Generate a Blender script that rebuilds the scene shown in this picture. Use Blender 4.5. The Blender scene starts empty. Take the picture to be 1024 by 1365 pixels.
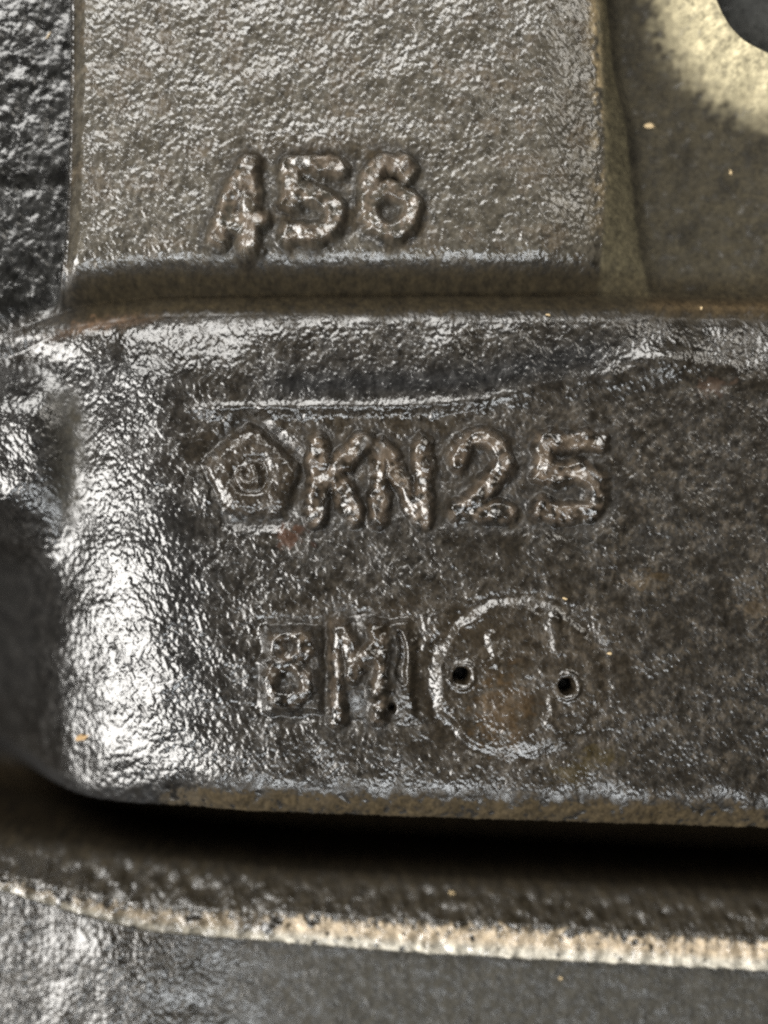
import bpy, math
import numpy as np

# ------------------------------------------------------------------ camera, world, lamps, exposure
sc = bpy.context.scene
U = 0.0001                      # one plan unit = 0.1 mm; the plan is 1024 wide and 1365 high, y downwards
CX, CY = 512.0, 682.5
CAM_D = 0.150

cam = bpy.data.cameras.new('camera')
cam_o = bpy.data.objects.new('camera', cam)
sc.collection.objects.link(cam_o)
cam_o.location = (0.0, 0.0, CAM_D)
cam_o.rotation_euler = (0.0, 0.0, 0.0)
cam.sensor_fit = 'VERTICAL'
cam.sensor_height = 36.0
cam.lens = 36.0 * CAM_D / (1365 * U)
cam.clip_start = 0.005
cam.clip_end = 20.0
cam.dof.use_dof = True
cam.dof.focus_distance = CAM_D - 0.0004
cam.dof.aperture_fstop = 3.5
sc.camera = cam_o

w = bpy.data.worlds.new('World')
sc.world = w
w.use_nodes = True
w.node_tree.nodes['Background'].inputs[0].default_value = (0.80, 0.80, 0.78, 1)
w.node_tree.nodes['Background'].inputs[1].default_value = 0.035


def area(name, az, tilt, dist, sx, sy, power, col):
    """az: degrees from +x (right) counter-clockwise as seen in the photo; tilt: degrees away from the camera axis"""
    l = bpy.data.lights.new(name, 'AREA')
    l.shape = 'RECTANGLE'
    l.size, l.size_y = sx, sy
    l.energy = power
    l.color = col
    o = bpy.data.objects.new(name, l)
    a, t = math.radians(az), math.radians(tilt)
    o.location = (dist * math.sin(t) * math.cos(a), dist * math.sin(t) * math.sin(a), dist * math.cos(t))
    from mathutils import Vector
    o.rotation_euler = (-Vector(o.location)).to_track_quat('-Z', 'Y').to_euler()
    sc.collection.objects.link(o)
    return o


area('doorway_light', 200, 52, 1.2, 0.52, 0.95, 26.0, (1.0, 0.975, 0.93))
area('window_light', 106, 44, 1.4, 0.95, 0.62, 21.0, (1.0, 0.98, 0.935))
area('low_window_light', 272, 42, 1.3, 0.8, 0.26, 7.5, (0.95, 0.985, 1.0))
area('right_fill_light', 40, 46, 1.4, 0.45, 0.45, 4.0, (1.0, 0.95, 0.86))  # unseen fill light, added to brighten the right side

sc.view_settings.view_transform = 'Standard'
sc.view_settings.look = 'None'
sc.view_settings.exposure = 0.0
sc.view_settings.gamma = 1.0
sc.view_settings.use_curve_mapping = False
sc.render.engine = 'CYCLES'
sc.cycles.use_denoising = False
sc.cycles.max_bounces = 6
sc.cycles.filter_width = 2.3

# ------------------------------------------------------------------ helpers
STEP = 1.3
X0, X1, Y0, Y1 = -125, 1149, -125, 1490
xs = np.arange(X0, X1 + 0.01, STEP)
ys = np.arange(Y0, Y1 + 0.01, STEP)
NX, NY = len(xs), len(ys)
x, y = np.meshgrid(xs, ys)
rng = np.random.default_rng(45)


def ss(a, b, v):
    t = np.clip((v - a) / (b - a), 0, 1)
    return t * t * (3 - 2 * t)


def gauss(v, c, s):
    return np.exp(-((v - c) / s) ** 2)


_fx = np.fft.fftfreq(NX, STEP)[None, :]
_fy = np.fft.fftfreq(NY, STEP)[:, None]


def band(L, width=0.45, aniso=1.0, ang=0.0, seed_shift=0):
    """random relief of unit rms with features about L plan units apart, stretched by aniso along ang"""
    n = rng.standard_normal((NY, NX))
    c, s = math.cos(math.radians(ang)), math.sin(math.radians(ang))
    fu = (_fx * c + _fy * s) * aniso
    fv = -_fx * s + _fy * c
    f = np.sqrt(fu * fu + fv * fv) + 1e-9
    g = np.exp(-(np.log(f * L) / width) ** 2)
    r = np.fft.ifft2(np.fft.fft2(n) * g).real
    return r / r.std()


def low(L):
    """smooth patchy noise, unit rms"""
    n = rng.standard_normal((NY, NX))
    f2 = _fx ** 2 + _fy ** 2
    r = np.fft.ifft2(np.fft.fft2(n) * np.exp(-f2 * L * L * 2)).real
    return r / r.std()


def pj(pts, depth):
    # a line that lies `depth` below the reference plane, given where it is seen against that plane
    f = (CAM_D / U - depth) / (CAM_D / U)
    return [(CX + (a - CX) * f, CY + (b - CY) * f) for a, b in pts]


def pv(pts, depth):
    return [(b, a) for a, b in pj([(b, a) for a, b in pts], depth)]


def curve(pts):
    p = np.array(pts, float)
    # smooth monotone-ish interpolation with cosine easing of a dense polyline
    q = np.interp(xs, p[:, 0], p[:, 1])
    k = np.ones(25) / 25
    q = np.convolve(np.pad(q, 12, mode='edge'), k, 'valid')
    return q[None, :]


def curve_v(pts):
    p = np.array(pts, float)
    q = np.interp(ys, p[:, 0], p[:, 1])
    k = np.ones(25) / 25
    q = np.convolve(np.pad(q, 12, mode='edge'), k, 'valid')
    return q[:, None]


def arc(cx, cy, rx, ry, a0, a1, n=14):
    return [(cx + rx * math.cos(math.radians(a0 + (a1 - a0) * i / n)), cy + ry * math.sin(math.radians(a0 + (a1 - a0) * i / n))) for i in range(n + 1)]


def sdf(lines):
    """distance to a set of polylines"""
    d = np.full((NY, NX), 1e3)
    P = [p for l in lines for p in l]
    m = 70
    ix0 = max(0, int((min(p[0] for p in P) - m - X0) / STEP)); ix1 = min(NX, int((max(p[0] for p in P) + m - X0) / STEP))
    iy0 = max(0, int((min(p[1] for p in P) - m - Y0) / STEP)); iy1 = min(NY, int((max(p[1] for p in P) + m - Y0) / STEP))
    wx, wy = xw[iy0:iy1, ix0:ix1], yw[iy0:iy1, ix0:ix1]
    dd = np.full(wx.shape, 1e3)
    for l in lines:
        for (ax, ay), (bx, by) in zip(l[:-1], l[1:]):
            vx, vy = bx - ax, by - ay
            L2 = vx * vx + vy * vy + 1e-9
            t = np.clip(((wx - ax) * vx + (wy - ay) * vy) / L2, 0, 1)
            dd = np.minimum(dd, np.hypot(wx - ax - t * vx, wy - ay - t * vy))
    d[iy0:iy1, ix0:ix1] = dd
    return d


def smooth2d(f, sigma):
    return np.fft.ifft2(np.fft.fft2(f) * np.exp(-2 * (math.pi * sigma) ** 2 * (_fx ** 2 + _fy ** 2))).real


# random fields used below


def bumpy(L, width, aniso, ang, skew):
    # rounded grains standing on a smoother floor, uneven in size
    g = band(L, width, aniso, ang)
    e = np.exp(skew * g)
    e = (e - e.mean()) / e.std()
    return e


grain_f = bumpy(6.0, 0.50, 1.5, 70, 0.45)
grain_m = bumpy(10.0, 0.50, 1.45, 68, 0.5)
grain_c = bumpy(15.0, 0.50, 1.3, 60, 0.4)
lump = band(34.0, 0.5)


def pebbles(cw_, ch_, jit):
    # close-packed rounded grains of uneven size
    wx = x + 0.9 * band(16, 0.5)
    wy = y + 0.9 * band(16, 0.5)
    u, v = wx / cw_, wy / ch_
    iu, iv = np.floor(u).astype(int), np.floor(v).astype(int)
    nu, nv = 512, 512
    ju, jv = rng.uniform(-jit, jit, (nv, nu)), rng.uniform(-jit, jit, (nv, nu))
    wt = rng.uniform(0.0, 0.35, (nv, nu))
    best = np.full(x.shape, 9.0)
    for a in (-1, 0, 1):
        for b_ in (-1, 0, 1):
            cu, cv = iu + a, iv + b_
            k = (cv % nv, cu % nu)
            d2 = (u - cu - 0.5 - ju[k]) ** 2 + (v - cv - 0.5 - jv[k]) ** 2 + wt[k]
            best = np.minimum(best, d2)
    h = -best
    return (h - h.mean()) / h.std()


peb = smooth2d(pebbles(6.0, 8.0, 0.42), 1.1)
peb_c = smooth2d(pebbles(8.5, 11.0, 0.42), 1.4)
peb, peb_c = peb / peb.std(), peb_c / peb_c.std()
wavy = band(90.0, 0.5)
patch_s = low(9)
patch_m = low(26)
patch_l = low(70)
patch_t = low(4)
warp1, warp2 = band(44, 0.4), band(44, 0.4)
xw = x + 1.5 * warp1
yw = y + 1.5 * warp2
xe = x + 2.2 * patch_t + 1.5 * patch_s      # for ragged borders of stains
ye = y + 2.2 * np.roll(patch_t, 131, 0) + 1.5 * np.roll(patch_s, 77, 1)

# ------------------------------------------------------------------ the casting's relief (plan units, + towards the camera)
# border lines of the casting's regions
valley = curve([(-170, 470), (0, 436), (60, 412), (100, 398), (200, 386), (800, 384), (900, 388), (1194, 392)])      # bottom of the upper step groove
pad_lo = valley - 36                                                                                                 # lower lip of the numbered pad
rim = curve([(-170, 1010), (0, 1034), (90, 1050), (180, 1052), (300, 1054), (512, 1062), (1024, 1078), (1194, 1084)])  # lower lip of the main face
groove_b = curve(pj([(-170, 1075), (0, 1108), (200, 1140), (400, 1158), (700, 1172), (1024, 1188), (1194, 1196)], -120))        # foot of the dark groove
strip_t = curve(pj([(-170, 1110), (0, 1160), (100, 1185), (200, 1205), (400, 1215), (512, 1222), (700, 1230), (850, 1240), (1024, 1249), (1194, 1258)], -80))
strip_b = curve(pj([(-170, 1130), (0, 1186), (100, 1216), (200, 1239), (300, 1249), (512, 1266), (700, 1277), (850, 1284), (1024, 1293), (1194, 1302)], -76))
pad_r = curve_v([(-170, 788), (0, 798), (120, 803), (250, 806), (350, 800), (400, 800)])        # crest at the pad's right side
wall_r = curve_v(pv([(-170, 800), (0, 806), (100, 816), (160, 832), (330, 851), (400, 868)], -50))        # foot of that side
pad_l = curve_v([(-170, 96), (100, 95), (250, 91), (340, 86), (420, 70)])                        # left side of the pad

# --- upper zone (above the step groove)
up = 10.0 + 0.010 * (340 - y) + 0.5 * wavy
up = up - 0.0022 * np.clip(x - 706, 0, 98) ** 2
up = up - 16 * (1 - ss(0, 26, x - pad_l - 2)) ** 2
pocket_left = -52 + 0.20 * (pad_l - x) + 0.6 * wavy + 0.3 * lump
up = np.where(x < pad_l, pocket_left + (up - pocket_left) * ss(-16, 0, x - pad_l), up)
pocket_right = -60 + 0.6 * wavy + 0.0007 * np.clip(x - 930, 0, None) ** 2 + 0.0004 * np.clip(y - 250, 0, None) ** 2 + 0.5 * lump
t = np.clip((x - pad_r) / (wall_r - pad_r), 0, 1)
side = up - 34 * t ** 1.2
up = np.where(x > pad_r, np.where(x < wall_r, side, pocket_right + (up - 34 - pocket_right) * (1 - ss(0, 14, x - wall_r))), up)
up = up + 2 * gauss(x, pad_r - 2, 16) * ss(420, 250, y)
up_s = smooth2d(up, 7)
soft_m = ss(-40, -15, x - pad_r) * (1 - ss(20, 50, x - wall_r))
up = up * (1 - soft_m) + up_s * soft_m
# boss with a bore at the upper right
br = np.hypot(x - 1070, (y + 40) * 1.0) + 3 * patch_m
boss = 44 * (1 - ss(105, 225, br)) ** 1.5
up = np.where(x > wall_r + 5, up + boss, up)
bore_w = 1 - ss(98, 115, np.hypot(x - 1070, y + 40))
up = up - 70 * bore_w * (x > 880)

# --- main body
body = np.zeros_like(x)
body += 0.8 * wavy
yc = y - valley
body -= 0.0023 * np.clip(122 - yc, 0, 90) ** 2 * (0.30 + 1.0 * ss(420, 150, x) + 0.9 * ss(820, 960, x))   # rounded upper shoulder
# the left side rolls away: tight along the upper edge, broad at the lower corner
roll_x = curve_v([(400, 225), (520, 198), (640, 205), (760, 232), (860, 250), (1050, 256), (1535, 256)])
roll_k = curve_v([(400, 0.0022), (520, 0.0034), (640, 0.0030), (760, 0.0022), (860, 0.0019), (1050, 0.0018), (1535, 0.0018)])
dx_ = np.clip(roll_x - x, 0, None)
roll = roll_k * np.minimum(dx_, 330) ** 2
vx = curve_v([(400, 60), (520, 84), (560, 97), (620, 96), (700, 80), (800, 60), (1535, 60)])     # valley beside the side lug
past = np.clip(vx - x, 0, None)
cap = curve_v([(400, 30), (480, 34), (540, 60), (680, 90), (740, 300), (800, 3000), (1535, 3000)])


def rolled(xx):
    q = np.clip(roll_x - xx, 0, None)
    qa, qb = np.minimum(q, 205), np.clip(q - 205, 0, None)      # a rounded edge, then a straight falling flank
    st = np.clip(75 - xx, 0, None)
    st = np.where(st < 70, 0.0045 * st ** 2, 0.0045 * 4900 + 0.63 * (st - 70)) * ss(690, 790, y)
    r = (roll_k * qa ** 2 + 2 * roll_k * 205 * qb + st) * ss(430, 500, y)
    return -cap * (1 - np.exp(-r / cap))


lug = np.exp(-((x - 5) / 72) ** 4 - ((y - 612) / 92) ** 4)
with_lug = rolled(np.maximum(x, vx)) + 19 * ss(2, 48, past) - 0.0010 * np.clip(past - 55, 0, 150) ** 2
lug_w = ss(468, 545, y) * ss(800, 630, y)
side_form = rolled(x) * (1 - lug_w) + with_lug * lug_w
body += smooth2d(side_form, 10)
dome = np.exp(-(((x - 150) / 160.0) ** 2 + ((y - 880) / 230.0) ** 2))
body -= 0.0004 * np.clip(y - 810, 0, 300) ** 2 * ss(330, 180, x)
# step down into the field that carries the second row of characters
line = curve([(-170, 549), (270, 549), (560, 546), (640, 540), (760, 512), (900, 494), (960, 492), (1194, 492)])
step_w = ss(230, 300, x) * (1 - 0.6 * ss(600, 720, x)) * (1 - ss(930, 1010, x))
body -= (7.0 * ss(-7, 13 + 16 * ss(600, 760, x), y - line + 0.6 * patch_t + 1.2 * patch_s) - 7.0 * ss(60, 300, y - line)) * step_w
body += 2.6 * gauss(y, line - 5, 7) * step_w
body += 9 * gauss(x, 890, 46) * gauss(y, 478, 17)
body += 3 * gauss(x, 1030, 60) * gauss(y, 730, 70)
# rises out of the step groove
rise = 1 - (1 - np.clip((y - valley) / 46, 0, 1)) ** 2
groove_z = -44 + 0.6 * wavy
body = groove_z + (body - groove_z) * rise
# upper slope down to the step groove
fall = np.clip((y - valley + 60) / 60, 0, 1) ** 2.0
upz = up + (np.maximum(groove_z, -200) - up) * np.where(up > groove_z, fall, ss(-14, 0, y - valley))
# a soft dusty bead where the right pocket meets the groove
z = np.where(y < valley, upz, body)
bead = gauss(y, valley + 16, 12) * ss(800, 880, x)
z = z + 14 * bead

# lower lip of the main face, dark groove, lower flange
rim = rim + 8
g0 = rim - 36 + 30 * ss(250, 150, x) + 1.0 * patch_s
lip = np.clip((y - g0) / 84.0, 0, 1)
z = np.where(y > g0, z - 46 * lip ** 2.0, z)
gw = ss(22, 56, y - rim + 0.6 * patch_t)
z = z * (1 - gw) + (-270) * gw
flange = -74 - 0.0 * x
ledge = -130 + 56 * np.clip((y - groove_b) / (strip_t - groove_b), 0, 1.0) ** 1.0 + 1.0 * lump
ledge_in = ss(-26, 4, y - groove_b)
low_zone = -270 + (ledge + 270) * ledge_in
strip_mid = ledge + 2 + 5 * np.clip((y - strip_t) / (strip_b - strip_t), 0, 1)
knob = np.exp(-(((x - 702) / 30) ** 2 + ((y - 1242) / 22) ** 2) ** 2)
strip_mid = strip_mid + 9 * knob + 0.8 * lump
lower_face = -84 + 0.6 * wavy - 0.035 * (y - strip_b) + 16 * np.exp(-((x - 150) / 105) ** 2) * ss(1180, 1320, y) 
strip_in = ss(-3, 7, y - strip_t - 5 + 2 * patch_t + 2 * patch_s)
low_zone = low_zone * (1 - strip_in) + strip_mid * strip_in
face_in = ss(-4, 5, y - strip_b + 0.7 * patch_t)
low_zone = low_zone * (1 - face_in) + lower_face * face_in
z = np.where(y > groove_b - 16, np.where(gw > 0.5, low_zone, z), z)

# --- cast characters
chars = []      # (name, label, distance field, half width)


def char(name, label, lines, hw, H, soft=6.0, halo=1.0):
    global z
    d = sdf(lines) + 1.0 * patch_s
    hw = hw + 1.3
    z = z - halo * (1 - ss(hw, hw + 24, d))
    prof = 1 - ss(hw - 6, hw + 8, d)
    prof = prof * (1 + 0.10 * np.clip(patch_m, -2, 1.5))
    z = z + (H + halo) * prof + (1.2 * lump + 0.25 * grain_c) * ss(0, 0.5, prof)
    chars.append((name, label, d, hw))
    return prof


prof_all = np.zeros_like(x)
def C(*a, **k):
    global prof_all
    prof_all = np.maximum(prof_all, char(*a, **k))

C('numeral', 'raised cast numeral 4', [[(331, 226), (312, 268), (294, 320)], [(333, 228), (335, 270), (334, 330)], [(300, 300), (346, 298)]], 11.5, 15)
C('numeral', 'raised cast numeral 5', [[(450, 228), (418, 224), (392, 228), (389, 252), (388, 270)], [(388, 270)] + arc(416, 290, 31, 27, -125, 120) + [(386, 316)]], 11.5, 15)
C('numeral', 'raised cast numeral 6', [[(544, 236), (536, 224), (510, 222), (496, 240), (493, 285)], arc(521, 286, 28, 26, 0, 360, 20)], 10.5, 15)
C('letter', 'raised cast letter K', [[(425, 592), (424, 640), (422, 688)], [(430, 645), (456, 616), (484, 590)], [(446, 628), (458, 656), (474, 688)]], 10.5, 14)
C('letter', 'raised cast letter N', [[(509, 594), (507, 640), (505, 692)], [(511, 598), (534, 640), (560, 688)], [(563, 592), (564, 640), (566, 690)]], 9, 14)
C('numeral', 'raised cast numeral 2', [arc(641, 613, 30, 28, 175, 400, 14) + [(640, 660), (612, 680)], [(612, 681), (645, 680), (676, 682)]], 11, 14)
C('numeral', 'raised cast numeral 5 at the end of the second row', [[(796, 590), (760, 588), (726, 588), (724, 630)], [(724, 632), (750, 630)] + arc(762, 656, 36, 28, -80, 100, 12) + [(738, 684), (722, 676)]], 11.5, 13)
for rx0, ry0, hx0, hy0, hh in ((391, 893, 40, 57, 8.0), (498, 894, 53, 66, 8.0)):
    rd = np.hypot(np.clip(np.abs(xw - rx0) - hx0 + 10, 0, None), np.clip(np.abs(yw - ry0) - hy0 + 10, 0, None)) - 10 + 0.8 * patch_s
    z = z + hh * (1 - ss(-7, 6, rd)) * (1 - 0.6 * ss(ry0 + 20, ry0 + 70, y) * (rx0 > 450)) - 1.0 * gauss(rd, 8, 6)
C('numeral', 'raised cast numeral 8 on a worn slug', [arc(390, 860, 19, 17, 0, 360, 18), arc(385, 908, 25, 23, 0, 360, 18)], 8.5, 10, halo=1)
C('letter', 'raised cast letter M beside a narrow slot', [[(450, 832), (449, 890), (449, 958)], [(455, 838), (468, 866), (478, 884)], [(470, 896), (486, 874), (504, 858)], [(504, 836), (506, 890), (505, 956)]], 8.5, 9, halo=1)

# pentagon shaped emblem with a ring and a small curl inside
poly = [(334, 562), (402, 624), (376, 688), (304, 688), (268, 616)]
ax_ = np.full_like(x, -1e3)
for (ax, ay), (bx_, by_) in zip(poly, poly[1:] + poly[:1]):
    ex, ey = bx_ - ax, by_ - ay
    L = math.hypot(ex, ey)
    ax_ = np.maximum(ax_, ((xw - ax) * ey - (yw - ay) * ex) / L)
emb_d = smooth2d(np.clip(ax_, -60, 80), 10) + 0.9 * patch_s
z = z - 6 * (1 - ss(0, 20, np.abs(emb_d - 5))) * ss(262, 300, x)
z = z + 12 * (1 - ss(-6, 5 + 9 * ss(645, 690, y), emb_d)) * (1 - 0.45 * ss(640, 700, y))
er = np.hypot(xw - 334, (yw - 633) * 1.05)
z = z + 7 * np.exp(-(((x - 284) * 0.5 + (y - 656) * 0.87) / 30) ** 2 - (((x - 284) * 0.87 - (y - 656) * 0.5) / 17) ** 2) * (emb_d > 0) * ss(0, 10, emb_d)
z = z - 5.0 * gauss(er, 22, 6) * (1 - 0.75 * gauss(np.arctan2(yw - 633, xw - 334), -2.4, 0.5))
curl = sdf([arc(331, 631, 10, 11, -60, 200, 10), [(340, 622), (344, 640)]])
z = z + 6 * (1 - ss(1, 7, curl)) * (er < 21)

# round dated disc with two pin holes
dr = np.hypot((xw - 691) / 111.0, (yw - 905) / 103.0) * 107
disc_d = dr - 107
dang = np.arctan2(yw - 905, xw - 691)
z = z + 3.8 * gauss(disc_d, -6, 7) * (0.65 + 0.35 * np.cos(dang - 2.9)) * (1 - 0.9 * gauss(dang, 1.5, 0.7)) * (1 - 0.7 * gauss(dang, -1.5, 0.5))
z = z - 2.0 * gauss(disc_d, 8, 8)
z = z + 2.5 * (1 - ss(-20, 0, disc_d))
marks = sdf([[(655, 846), (661, 862), (660, 884)], [(738, 822), (737, 836), (744, 854), (741, 868)], [(735, 932), (738, 946), (735, 964)]])
z = z + 2.6 * (1 - ss(0, 11, marks + 1.2 * patch_s))
holes = []
for hx, hy, hr in ((615, 900, 10.5), (755, 914, 10)):
    hd = np.hypot(x - hx, y - hy) + 0.5 * patch_s
    z = z + 4.5 * gauss(hd, hr + 6, 4) * (0.6 + 0.4 * np.cos(np.arctan2(yw - hy, xw - hx)))
    z = z - 42 * (1 - ss(hr - 3, hr + 1.5, hd))
    holes.append((hd, hr))
pit = np.hypot(xw - 524, yw - 944)
z = z - 14 * (1 - ss(2, 8, pit))
slot_d = sdf([[(535, 850), (536, 905)]])
z = z - 7 * (1 - ss(2, 7, slot_d))

# ------------------------------------------------------------------ skin of the casting: grain
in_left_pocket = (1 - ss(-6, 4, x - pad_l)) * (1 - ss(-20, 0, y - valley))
in_right_pocket = ss(0, 10, x - pad_r) * (1 - ss(0, 30, y - valley))
in_groove = np.exp(-((y - valley - 2) / 34) ** 4) * ss(20, 120, x)
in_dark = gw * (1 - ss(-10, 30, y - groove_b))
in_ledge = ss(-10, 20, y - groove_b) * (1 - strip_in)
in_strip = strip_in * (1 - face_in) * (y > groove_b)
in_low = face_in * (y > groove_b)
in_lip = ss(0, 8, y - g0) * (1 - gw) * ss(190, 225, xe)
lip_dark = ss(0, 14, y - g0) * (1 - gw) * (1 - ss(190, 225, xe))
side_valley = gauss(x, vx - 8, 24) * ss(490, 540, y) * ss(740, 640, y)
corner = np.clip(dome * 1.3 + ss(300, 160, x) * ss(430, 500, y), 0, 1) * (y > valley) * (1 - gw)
rightside = ss(560, 900, x) * ss(470, 600, y) * (1 - gw)

A_f = 0.11 + 0 * x
A_m = 0.225 + 0 * x
A_c = 0.09 + 0 * x
A_f *= 1 - 0.4 * in_left_pocket; A_m *= 1 - 0.35 * in_left_pocket; A_c += 0.10 * in_left_pocket
A_c += 0.05 * corner; A_m += 0.05 * corner
A_f *= 1 - 0.6 * in_right_pocket; A_m *= 1 - 0.65 * in_right_pocket; A_c *= 1 - 0.4 * in_right_pocket
A_m *= 1 - 0.55 * in_groove * (1 - in_left_pocket); A_f *= 1 - 0.5 * in_groove
A_f *= 1 + 0.1 * rightside; A_m *= 1 - 0.12 * rightside
A_m += 0.15 * in_ledge; A_c += 0.15 * in_ledge + 0.10 * in_strip
A_f *= 1 + 0.5 * in_low; A_c += 0.1 * in_low * ss(350, 150, x)
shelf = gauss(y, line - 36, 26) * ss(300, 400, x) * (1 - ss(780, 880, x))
A_m *= 1 - 0.45 * shelf; A_c *= 1 - 0.5 * shelf
A_m *= 1 - 0.5 * gauss(y, line, 9) * step_w
A_m *= 1 - 0.7 * side_valley; A_c *= 1 - 0.7 * side_valley; A_f *= 1 - 0.5 * side_valley
A_m *= 1 - 0.6 * prof_all; A_f *= 1 - 0.3 * prof_all; A_m *= 1 - 0.5 * in_lip; A_c *= 1 - 0.5 * in_lip
A_m *= 1 + 0.15 * (1 - ss(-46, -30, y - valley)); A_m *= 1 + 0.25 * gauss(x, 330, 200) * gauss(y, 850, 200)
mod = np.clip(1 + 0.2 * patch_m + 0.12 * patch_s, 0.4, 1.7)
z = z + mod * (A_f * grain_f + A_m * (0.35 * grain_m + 0.9 * peb) + A_c * (0.2 * grain_c + 0.9 * peb_c)) + 0.08 * lump * (1 - in_right_pocket)

# outer ring: the casting's cut sides
z[0, :] = z[-1, :] = -460
z[:, 0] = z[:, -1] = -460

# ------------------------------------------------------------------ colour of the skin (oil film, rust, dust, bare edge, painted shade) and its gloss
def c3(r, g, b): return np.array([r, g, b])[None, None, :]
def mix(a, b, f): return a * (1 - f[..., None]) + b * f[..., None]

col = np.broadcast_to(c3(0.026, 0.022, 0.0175), (NY, NX, 3)).copy()
col = mix(col, c3(0.050, 0.043, 0.035), ss(-1.2, 1.8, 0.35 * patch_m + 0.7 * patch_s + 0.6 * patch_t) * 0.55)
gloss = 0.24 + 0.04 * patch_s + 0.05 * patch_m          # roughness
is_up = 1 - ss(-46, -30, y - valley)
col = mix(col, c3(0.120, 0.110, 0.094), is_up * ss(0, 10, x - pad_l) * 0.8)
col = mix(col, c3(0.100, 0.075, 0.048), is_up * ss(0.2, 1.5, patch_m) * 0.5)
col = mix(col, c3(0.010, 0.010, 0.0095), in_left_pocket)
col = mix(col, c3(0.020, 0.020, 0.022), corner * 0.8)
dust = in_right_pocket
col = mix(col, c3(0.062, 0.055, 0.040), dust)
col = mix(col, c3(0.030, 0.027, 0.021), dust * ss(0.1, 1.4, patch_s * 0.6 + patch_m * 0.7) * 0.75)
gloss = gloss * (1 - dust) + 0.62 * dust
crest = gauss(x, pad_r - 2, 12) * (1 - ss(-30, 0, y - valley))
col = mix(col, c3(0.400, 0.320, 0.205), crest * ss(-0.9, 1.2, patch_s + patch_m) * ss(420, 60, y) * 0.9)
wallm = ss(0, 6, x - pad_r) * (1 - ss(-5, 3, x - wall_r)) * (1 - ss(-10, 20, y - valley))
col = mix(col, c3(0.165, 0.148, 0.098), wallm * 0.7)
sand = (1 - ss(150, 212, br + 6 * patch_s + 3 * patch_t)) * (x > wall_r + 20) * (y < 300)
col = mix(col, c3(0.34, 0.315, 0.235), sand)
gloss = gloss * (1 - sand) + 0.7 * sand
borem = bore_w * (x > 880)
col = mix(col, c3(0.032, 0.034, 0.037), borem)
col = mix(col, c3(0.046, 0.037, 0.023), np.clip(in_groove * 1.2, 0, 1) * ss(70, 130, x) * (1 - 0.4 * dust))
gloss = gloss * (1 - in_groove) + 0.78 * in_groove
col = mix(col, c3(0.120, 0.086, 0.050), np.clip(bead, 0, 1) * ss(840, 900, x) * 0.7)
col = mix(col, c3(0.19, 0.12, 0.08), gauss(x, 130, 60) * gauss(ye, valley + 34, 8) * 0.8)
halo_brown = sum(gauss(cx + 0 * x, x, sx) * gauss(cy + 0 * y, y, sy) for cx, cy, sx, sy in ((420, 205, 130, 26), (500, 600, 260, 60), (470, 830, 130, 30), (690, 905, 150, 120)))
col = mix(col, c3(0.062, 0.047, 0.031), np.clip(halo_brown, 0, 1) * 0.6)
col = mix(col, c3(0.190, 0.150, 0.122), np.clip(prof_all * ss(-1.4, 0.8, patch_s), 0, 1) * (0.75 - 0.35 * (y > 760)))
col = mix(col, c3(0.020, 0.021, 0.025), shelf * 0.85)  # dark reflection painted into the colour of the flat band
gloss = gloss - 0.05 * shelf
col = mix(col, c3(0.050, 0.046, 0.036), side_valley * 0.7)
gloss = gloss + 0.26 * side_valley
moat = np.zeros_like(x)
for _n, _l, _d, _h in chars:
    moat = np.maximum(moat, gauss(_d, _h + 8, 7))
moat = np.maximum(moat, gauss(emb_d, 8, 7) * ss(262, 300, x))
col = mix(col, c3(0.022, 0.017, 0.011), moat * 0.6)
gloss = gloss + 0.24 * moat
emb_in = 1 - ss(-6, 3, emb_d)
col = mix(col, c3(0.060, 0.047, 0.035), emb_in * 0.7)
# stains: rusty spot, brown fan on the disc, ochre patch
for sx_, sy_, rx, ry, cc, k in ((385, 715, 17, 15, c3(0.20, 0.11, 0.08), 0.8), (668, 948, 30, 45, c3(0.17, 0.115, 0.065), 0.85), (800, 1008, 26, 14, c3(0.15, 0.115, 0.045), 0.6), (760, 1030, 26, 14, c3(0.13, 0.10, 0.04), 0.6), (860, 775, 26, 12, c3(0.20, 0.145, 0.085), 0.6), (1010, 810, 26, 12, c3(0.22, 0.17, 0.12), 0.6), (952, 515, 18, 10, c3(0.22, 0.15, 0.12), 0.5)):
    q = np.hypot((xe - sx_) / rx, (ye - sy_) / ry) + 0.3 * patch_s
    col = mix(col, cc * 0.6, (1 - ss(0.5, 1.35, q)) * k)
# brown scuffs over the right half
scuff = rightside * ss(0.4, 1.6, patch_s * 0.8 + patch_m * 0.3 + 0.5 * patch_t)
col = mix(col, c3(0.100, 0.080, 0.060), scuff * 0.28)
gloss = gloss + 0.06 * rightside
# tan lip under the main face
tan = in_lip * ss(-2.0, -0.6, patch_s + 0.4 * patch_t) * ss(0, 12, ye + 2.5 * patch_s - g0 - 24)
col = mix(col, c3(0.085, 0.064, 0.036), tan * 0.9)
gloss = gloss + 0.3 * tan + 0.2 * ss(6, 26, y - g0) * (1 - gw) * ss(220, 300, x) * (y > 900)
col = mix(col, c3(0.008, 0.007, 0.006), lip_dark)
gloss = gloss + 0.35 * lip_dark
col = mix(col, c3(0.020, 0.015, 0.009), in_dark)  # brown grime, its colour darkened to deepen the groove's shade
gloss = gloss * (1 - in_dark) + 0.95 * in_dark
col = mix(col, c3(0.048, 0.040, 0.028), in_ledge)
col = mix(col, c3(0.060, 0.058, 0.053), in_low * ss(100, 500, x))
_k = in_low * ss(150, 480, x)
gloss = gloss * (1 - _k) + 0.53 * _k + 0.10 * in_ledge
ts = np.clip((y - strip_t) / (strip_b - strip_t), 0, 1)
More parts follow.
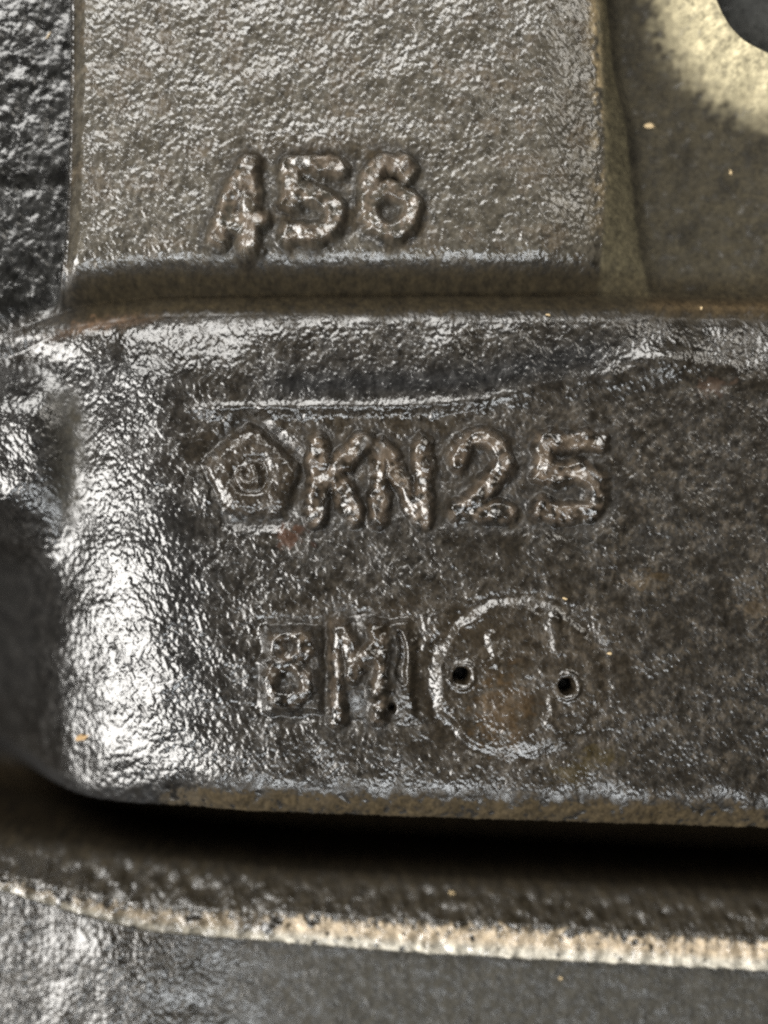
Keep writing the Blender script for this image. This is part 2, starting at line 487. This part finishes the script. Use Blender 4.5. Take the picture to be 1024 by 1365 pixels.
chips = ss(-1.2, -0.5, np.roll(patch_m, 211, 1) + 0.6 * patch_s + 2.2 * ss(0.35, 0.7, ts) + 0.5 * ss(300, 700, x)) * ss(-2.6, -1.6, patch_s + patch_t * 0.5)
bare = in_strip * chips * (1 - 0.85 * knob)
bare = bare * (1 - 0.8 * np.exp(-((x - 325) / 28) ** 2 - ((y - 1250) / 24) ** 2)) * (1 - 0.5 * ss(420, 200, x))
edge_col = c3(0.29, 0.235, 0.168) * (1 - ss(0.45, 0.8, ts))[..., None] + c3(0.34, 0.32, 0.275) * ss(0.45, 0.8, ts)[..., None]
col = mix(col, edge_col, bare)
gloss = gloss + 0.12 * bare
col = col * (0.46 + 0.54 * np.clip(bare + sand, 0, 1))[..., None]
col = col * (1 + np.array([0.05, 0.0, -0.13])[None, None, :] * (1 - 0.8 * np.clip(bare + tan, 0, 1))[..., None])
col = col * np.clip(1 + 0.14 * patch_t + 0.10 * patch_s, 0.5, 1.6)[..., None]
gloss = gloss - 0.07 * np.clip(prof_all - moat, 0, 1)
gloss = gloss - 0.03 * corner + 0.04 * is_up * ss(0, 10, x - pad_l)
gloss = np.clip(gloss, 0.14, 0.96)
rgba = np.concatenate([np.clip(col, 0.003, 0.9), gloss[..., None]], 2).astype(np.float32)


# ------------------------------------------------------------------ materials
def new_mat(name):
    m = bpy.data.materials.new(name)
    m.use_nodes = True
    nt = m.node_tree
    return m, nt, nt.nodes['Principled BSDF']


def iron_material():
    m, nt, p = new_mat('oily_cast_iron')
    N, L = nt.nodes.new, nt.links.new
    at = N('ShaderNodeAttribute'); at.attribute_name = 'skin'
    tc = N('ShaderNodeTexCoord')
    n1 = N('ShaderNodeTexNoise'); n1.inputs['Scale'].default_value = 2600; n1.inputs['Detail'].default_value = 3
    n2 = N('ShaderNodeTexNoise'); n2.inputs['Scale'].default_value = 700; n2.inputs['Detail'].default_value = 4
    L(tc.outputs['Object'], n1.inputs['Vector']); L(tc.outputs['Object'], n2.inputs['Vector'])
    mr = N('ShaderNodeMapRange'); mr.inputs['From Min'].default_value = 0.3; mr.inputs['From Max'].default_value = 0.7
    mr.inputs['To Min'].default_value = 0.72; mr.inputs['To Max'].default_value = 1.28
    L(n2.outputs['Fac'], mr.inputs['Value'])
    mx = N('ShaderNodeVectorMath'); mx.operation = 'SCALE'
    L(at.outputs['Color'], mx.inputs[0]); L(mr.outputs['Result'], mx.inputs['Scale'])
    L(mx.outputs['Vector'], p.inputs['Base Color'])
    ro = N('ShaderNodeMath'); ro.operation = 'MULTIPLY'
    L(at.outputs['Alpha'], ro.inputs[0]); L(mr.outputs['Result'], ro.inputs[1])
    br_ = N('ShaderNodeMath'); br_.operation = 'ADD'; br_.inputs[1].default_value = 0.16; br_.use_clamp = True
    L(ro.outputs[0], br_.inputs[0])
    L(br_.outputs[0], p.inputs['Roughness'])
    b = N('ShaderNodeBump'); b.inputs['Strength'].default_value = 0.38; b.inputs['Distance'].default_value = 0.00012
    L(n1.outputs['Fac'], b.inputs['Height'])
    L(b.outputs['Normal'], p.inputs['Normal'])
    p.inputs['IOR'].default_value = 1.7
    cr = N('ShaderNodeMath'); cr.operation = 'MULTIPLY'; cr.inputs[1].default_value = 0.70
    L(ro.outputs[0], cr.inputs[0]); L(cr.outputs[0], p.inputs['Coat Roughness'])
    cw = N('ShaderNodeMapRange'); cw.inputs['From Min'].default_value = 0.30; cw.inputs['From Max'].default_value = 0.60
    cw.inputs['To Min'].default_value = 1.0; cw.inputs['To Max'].default_value = 0.0
    L(ro.outputs[0], cw.inputs['Value']); L(cw.outputs['Result'], p.inputs['Coat Weight'])
    L(b.outputs['Normal'], p.inputs['Coat Normal'])
    sp = N('ShaderNodeMapRange'); sp.inputs['From Min'].default_value = 0.55; sp.inputs['From Max'].default_value = 0.95
    p.inputs['Coat IOR'].default_value = 1.6
    sp.inputs['To Min'].default_value = 0.15; sp.inputs['To Max'].default_value = 0.05
    L(at.outputs['Alpha'], sp.inputs['Value']); L(sp.outputs['Result'], p.inputs['Specular IOR Level'])
    return m


IRON = iron_material()


def grit_material(name, c):
    m, nt, p = new_mat(name)
    n = nt.nodes.new('ShaderNodeTexNoise'); n.inputs['Scale'].default_value = 3000
    r = nt.nodes.new('ShaderNodeValToRGB')
    r.color_ramp.elements[0].color = (c[0] * 0.6, c[1] * 0.55, c[2] * 0.5, 1)
    r.color_ramp.elements[1].color = (c[0] * 1.2, c[1] * 1.2, c[2] * 1.2, 1)
    nt.links.new(n.outputs['Fac'], r.inputs['Fac'])
    nt.links.new(r.outputs['Color'], p.inputs['Base Color'])
    p.inputs['Roughness'].default_value = 0.5
    return m


# ------------------------------------------------------------------ cut the relief into the parts of the casting
PARTS = ['main_face', 'raised_pad', 'left_pocket', 'right_pocket', 'pad_side', 'boss', 'bore', 'step_groove', 'corner_bulge', 'side_lug', 'lip', 'dark_groove', 'ledge', 'bare_edge', 'lower_face', 'emblem', 'date_disc']
lab = np.zeros((NY, NX), np.int16)
ID = {n: i for i, n in enumerate(PARTS)}
lab[(y < valley - 36)] = ID['raised_pad']
lab[(y < valley - 8) & (x < pad_l)] = ID['left_pocket']
lab[(y < valley - 8) & (x > pad_r)] = ID['pad_side']
lab[(y < valley - 8) & (x > wall_r)] = ID['right_pocket']
lab[(y < 300) & (x > wall_r + 10) & (br < 190)] = ID['boss']
lab[(x > 880) & (np.hypot(x - 1070, y + 40) < 111)] = ID['bore']
gz = (y >= valley - 36) & (y < valley + 34) & ((lab == 0) | (lab == ID['raised_pad']))
lab[gz] = ID['step_groove']
lab[(lab == 0) & (dome > 0.38) & (x < 330)] = ID['corner_bulge']
lab[(lab == 0) & (lug > 0.4)] = ID['side_lug']
lab[(y > g0 + 4)] = ID['lip']
lab[gw > 0.4] = ID['dark_groove']
lab[(y > groove_b) & (gw > 0.4)] = ID['ledge']
lab[(strip_in > 0.5) & (y > groove_b)] = ID['bare_edge']
lab[(face_in > 0.5) & (y > groove_b)] = ID['lower_face']
lab[emb_d < 2] = ID['emblem']
lab[disc_d < 2] = ID['date_disc']
names = [(n, None, None) for n in PARTS]
for nm, lb, d, hw in chars:
    lab[d < hw + 2] = len(names)
    names.append((nm, lb, None))
for hd, hr in holes:
    lab[hd < hr + 1] = len(names)
    names.append(('pin_hole', None, 'date_disc'))
LABELS = {'boss': 'pale sandy boss curving round the bore', 'bare_edge': 'tan bare chipped edge of the lower flange', 'emblem': 'raised five sided emblem with a ring and curl', 'date_disc': 'round cast disc with two pin holes', 'right_pocket': 'dusty olive brown recess', 'lip': 'tan lip above the black groove'}



def spread(v, lo, hi):
    # the casting goes on for some centimetres past what the photograph shows, in ever wider cells
    d0, d1 = np.clip(lo - v, 0, None), np.clip(v - hi, 0, None)
    return v - 0.42 * d0 ** 2 + 0.42 * d1 ** 2


xs2, ys2 = spread(xs, X0 + 32, X1 - 32), spread(ys, Y0 + 32, Y1 - 32)
xp, yp = np.meshgrid(xs2, ys2)
z = z - np.clip(x - xp, 0, None) * 1.1 * ss(690, 790, y) * (gw < 0.3) * (y < 1100)
z[0, :] = z[-1, :] = -900
z[:, 0] = z[:, -1] = -900
V = np.stack([(xp - CX) * U, -(yp - CY) * U, z * U], 2).reshape(-1, 3).astype(np.float32)
RG = rgba.reshape(-1, 4)
_gy, _gx = np.gradient(z, ys2, xs2)
NRM = np.stack([-_gx, _gy, np.ones_like(z)], 2)
NRM = (NRM / np.linalg.norm(NRM, axis=2, keepdims=True)).reshape(-1, 3).astype(np.float32)
idx = np.arange(NY * NX).reshape(NY, NX)
quads = np.stack([idx[:-1, :-1], idx[1:, :-1], idx[1:, 1:], idx[:-1, 1:]], 2).reshape(-1, 4)
qlab = lab[:-1, :-1].reshape(-1)

block = bpy.data.objects.new('engine_block', None)
block.empty_display_size = 0.01
block.location = (0, 0, 0)
sc.collection.objects.link(block)
block['label'] = 'oily black cast iron engine block with raised numbers 456 and KN25'
block['category'] = 'engine block'


def part(name, label, q, parent):
    used, inv = np.unique(q.ravel(), return_inverse=True)
    me = bpy.data.meshes.new(name)
    nv, nf = len(used), len(q)
    me.vertices.add(nv)
    me.vertices.foreach_set('co', V[used].ravel())
    me.loops.add(nf * 4)
    me.loops.foreach_set('vertex_index', inv.astype(np.int32).ravel())
    me.polygons.add(nf)
    me.polygons.foreach_set('loop_start', np.arange(0, nf * 4, 4, dtype=np.int32))
    me.polygons.foreach_set('use_smooth', np.ones(nf, bool))
    a = me.attributes.new('skin', 'FLOAT_COLOR', 'POINT')
    a.data.foreach_set('color', RG[used].ravel())
    me.materials.append(IRON)
    me.update()
    me.validate()
    me.normals_split_custom_set_from_vertices(NRM[used])
    o = bpy.data.objects.new(name, me)
    sc.collection.objects.link(o)
    o.parent = parent
    if label:
        o['label'] = label
    return o


made = {}
for i, (nm, lb, par) in enumerate(names):
    q = quads[qlab == i]
    if len(q) == 0:
        continue
    made[nm] = part(nm, lb or LABELS.get(nm), q, made[par] if par else block)


# ------------------------------------------------------------------ loose grit and a chip lying on the casting
def height_at(px, py):
    i = int(round((py - Y0) / STEP)); j = int(round((px - X0) / STEP))
    return float(z[i - 2:i + 3, j - 2:j + 3].max())


def flake(name, px, py, lx, ly, lz, rot, mat, seed):
    """an irregular rounded crumb: a jittered, flattened ring stack"""
    r = np.random.default_rng(seed)
    n = 9
    verts, faces = [], []
    rad = 1 + 0.22 * r.standard_normal(n)
    for lev, (k, h) in enumerate(((0.8, -0.5), (1.0, 0.0), (0.72, 0.5))):
        for i in range(n):
            a = 2 * math.pi * i / n
            verts.append((lx * U * k * rad[i] * math.cos(a) * (1 + 0.08 * r.standard_normal()), ly * U * k * rad[i] * math.sin(a) * (1 + 0.08 * r.standard_normal()), lz * U * (h + 0.1 * r.standard_normal())))
    for lev in range(2):
        for i in range(n):
            j = (i + 1) % n
            faces.append((lev * n + i, lev * n + j, (lev + 1) * n + j, (lev + 1) * n + i))
    faces.append(tuple(range(2 * n, 3 * n)))
    faces.append(tuple(reversed(range(n))))
    me = bpy.data.meshes.new(name)
    me.from_pydata(verts, [], faces)
    me.materials.append(mat)
    o = bpy.data.objects.new(name, me)
    sc.collection.objects.link(o)
    sx0, sy0 = px, py
    for _ in range(3):
        f = (CAM_D / U - height_at(px, py)) / (CAM_D / U)
        px, py = CX + (sx0 - CX) * f, CY + (sy0 - CY) * f
    o.location = ((px - CX) * U, -(py - CY) * U, (height_at(px, py) + lz * 0.35) * U)
    o.rotation_euler = (0.1, -0.1, math.radians(rot))
    return o


TAN = grit_material('tan_chip', (0.38, 0.25, 0.115))
PALE = grit_material('pale_grit', (0.50, 0.39, 0.23))
o = flake('chip', 110, 983, 11.5, 5.5, 5, 22, TAN, 3)
o['label'] = 'largest tan chip lying on the glossy lower left bulge'
o['category'] = 'chip'
o = flake('flake', 866, 168, 7, 4, 3, 10, PALE, 5)
o['label'] = 'pale tan flake lying in the dusty right recess'
o['category'] = 'flake'
for k, (px, py, lx, ly, rot, lb) in enumerate((
        (974, 230, 2.4, 3.2, 0, 'tiny pale grit speck in the middle of the dusty right recess'),
        (935, 411, 2.2, 2.4, 20, 'tiny pale grit speck on the brown ledge below the right recess'),
        (731, 420, 1.8, 3.2, 75, 'tiny pale grit speck on the rim under the numbered pad'),
        (753, 798, 1.8, 4, 80, 'tiny tan grit speck just above the round disc'),
        (813, 871, 1.6, 3.6, 80, 'tiny tan grit speck just right of the round disc'),
        (601, 1183, 2.2, 4, 70, 'tiny tan grit speck on the brown ledge above the bare edge'),
        (747, 1304, 3, 1.8, 0, 'tiny tan grit speck on the lower grey face'),
        (65, 48, 1.3, 9, 150, 'thin pale fibre stuck in the dark left recess'))):
    o = flake('fibre' if 'fibre' in lb else 'grit_speck', px, py, lx, ly, 2.5, rot, PALE, 40 + k)
    o['label'] = lb
    o['category'] = 'fibre' if 'fibre' in lb else 'grit'
    if 'fibre' not in lb:
        o['group'] = 'grit specks on the casting'
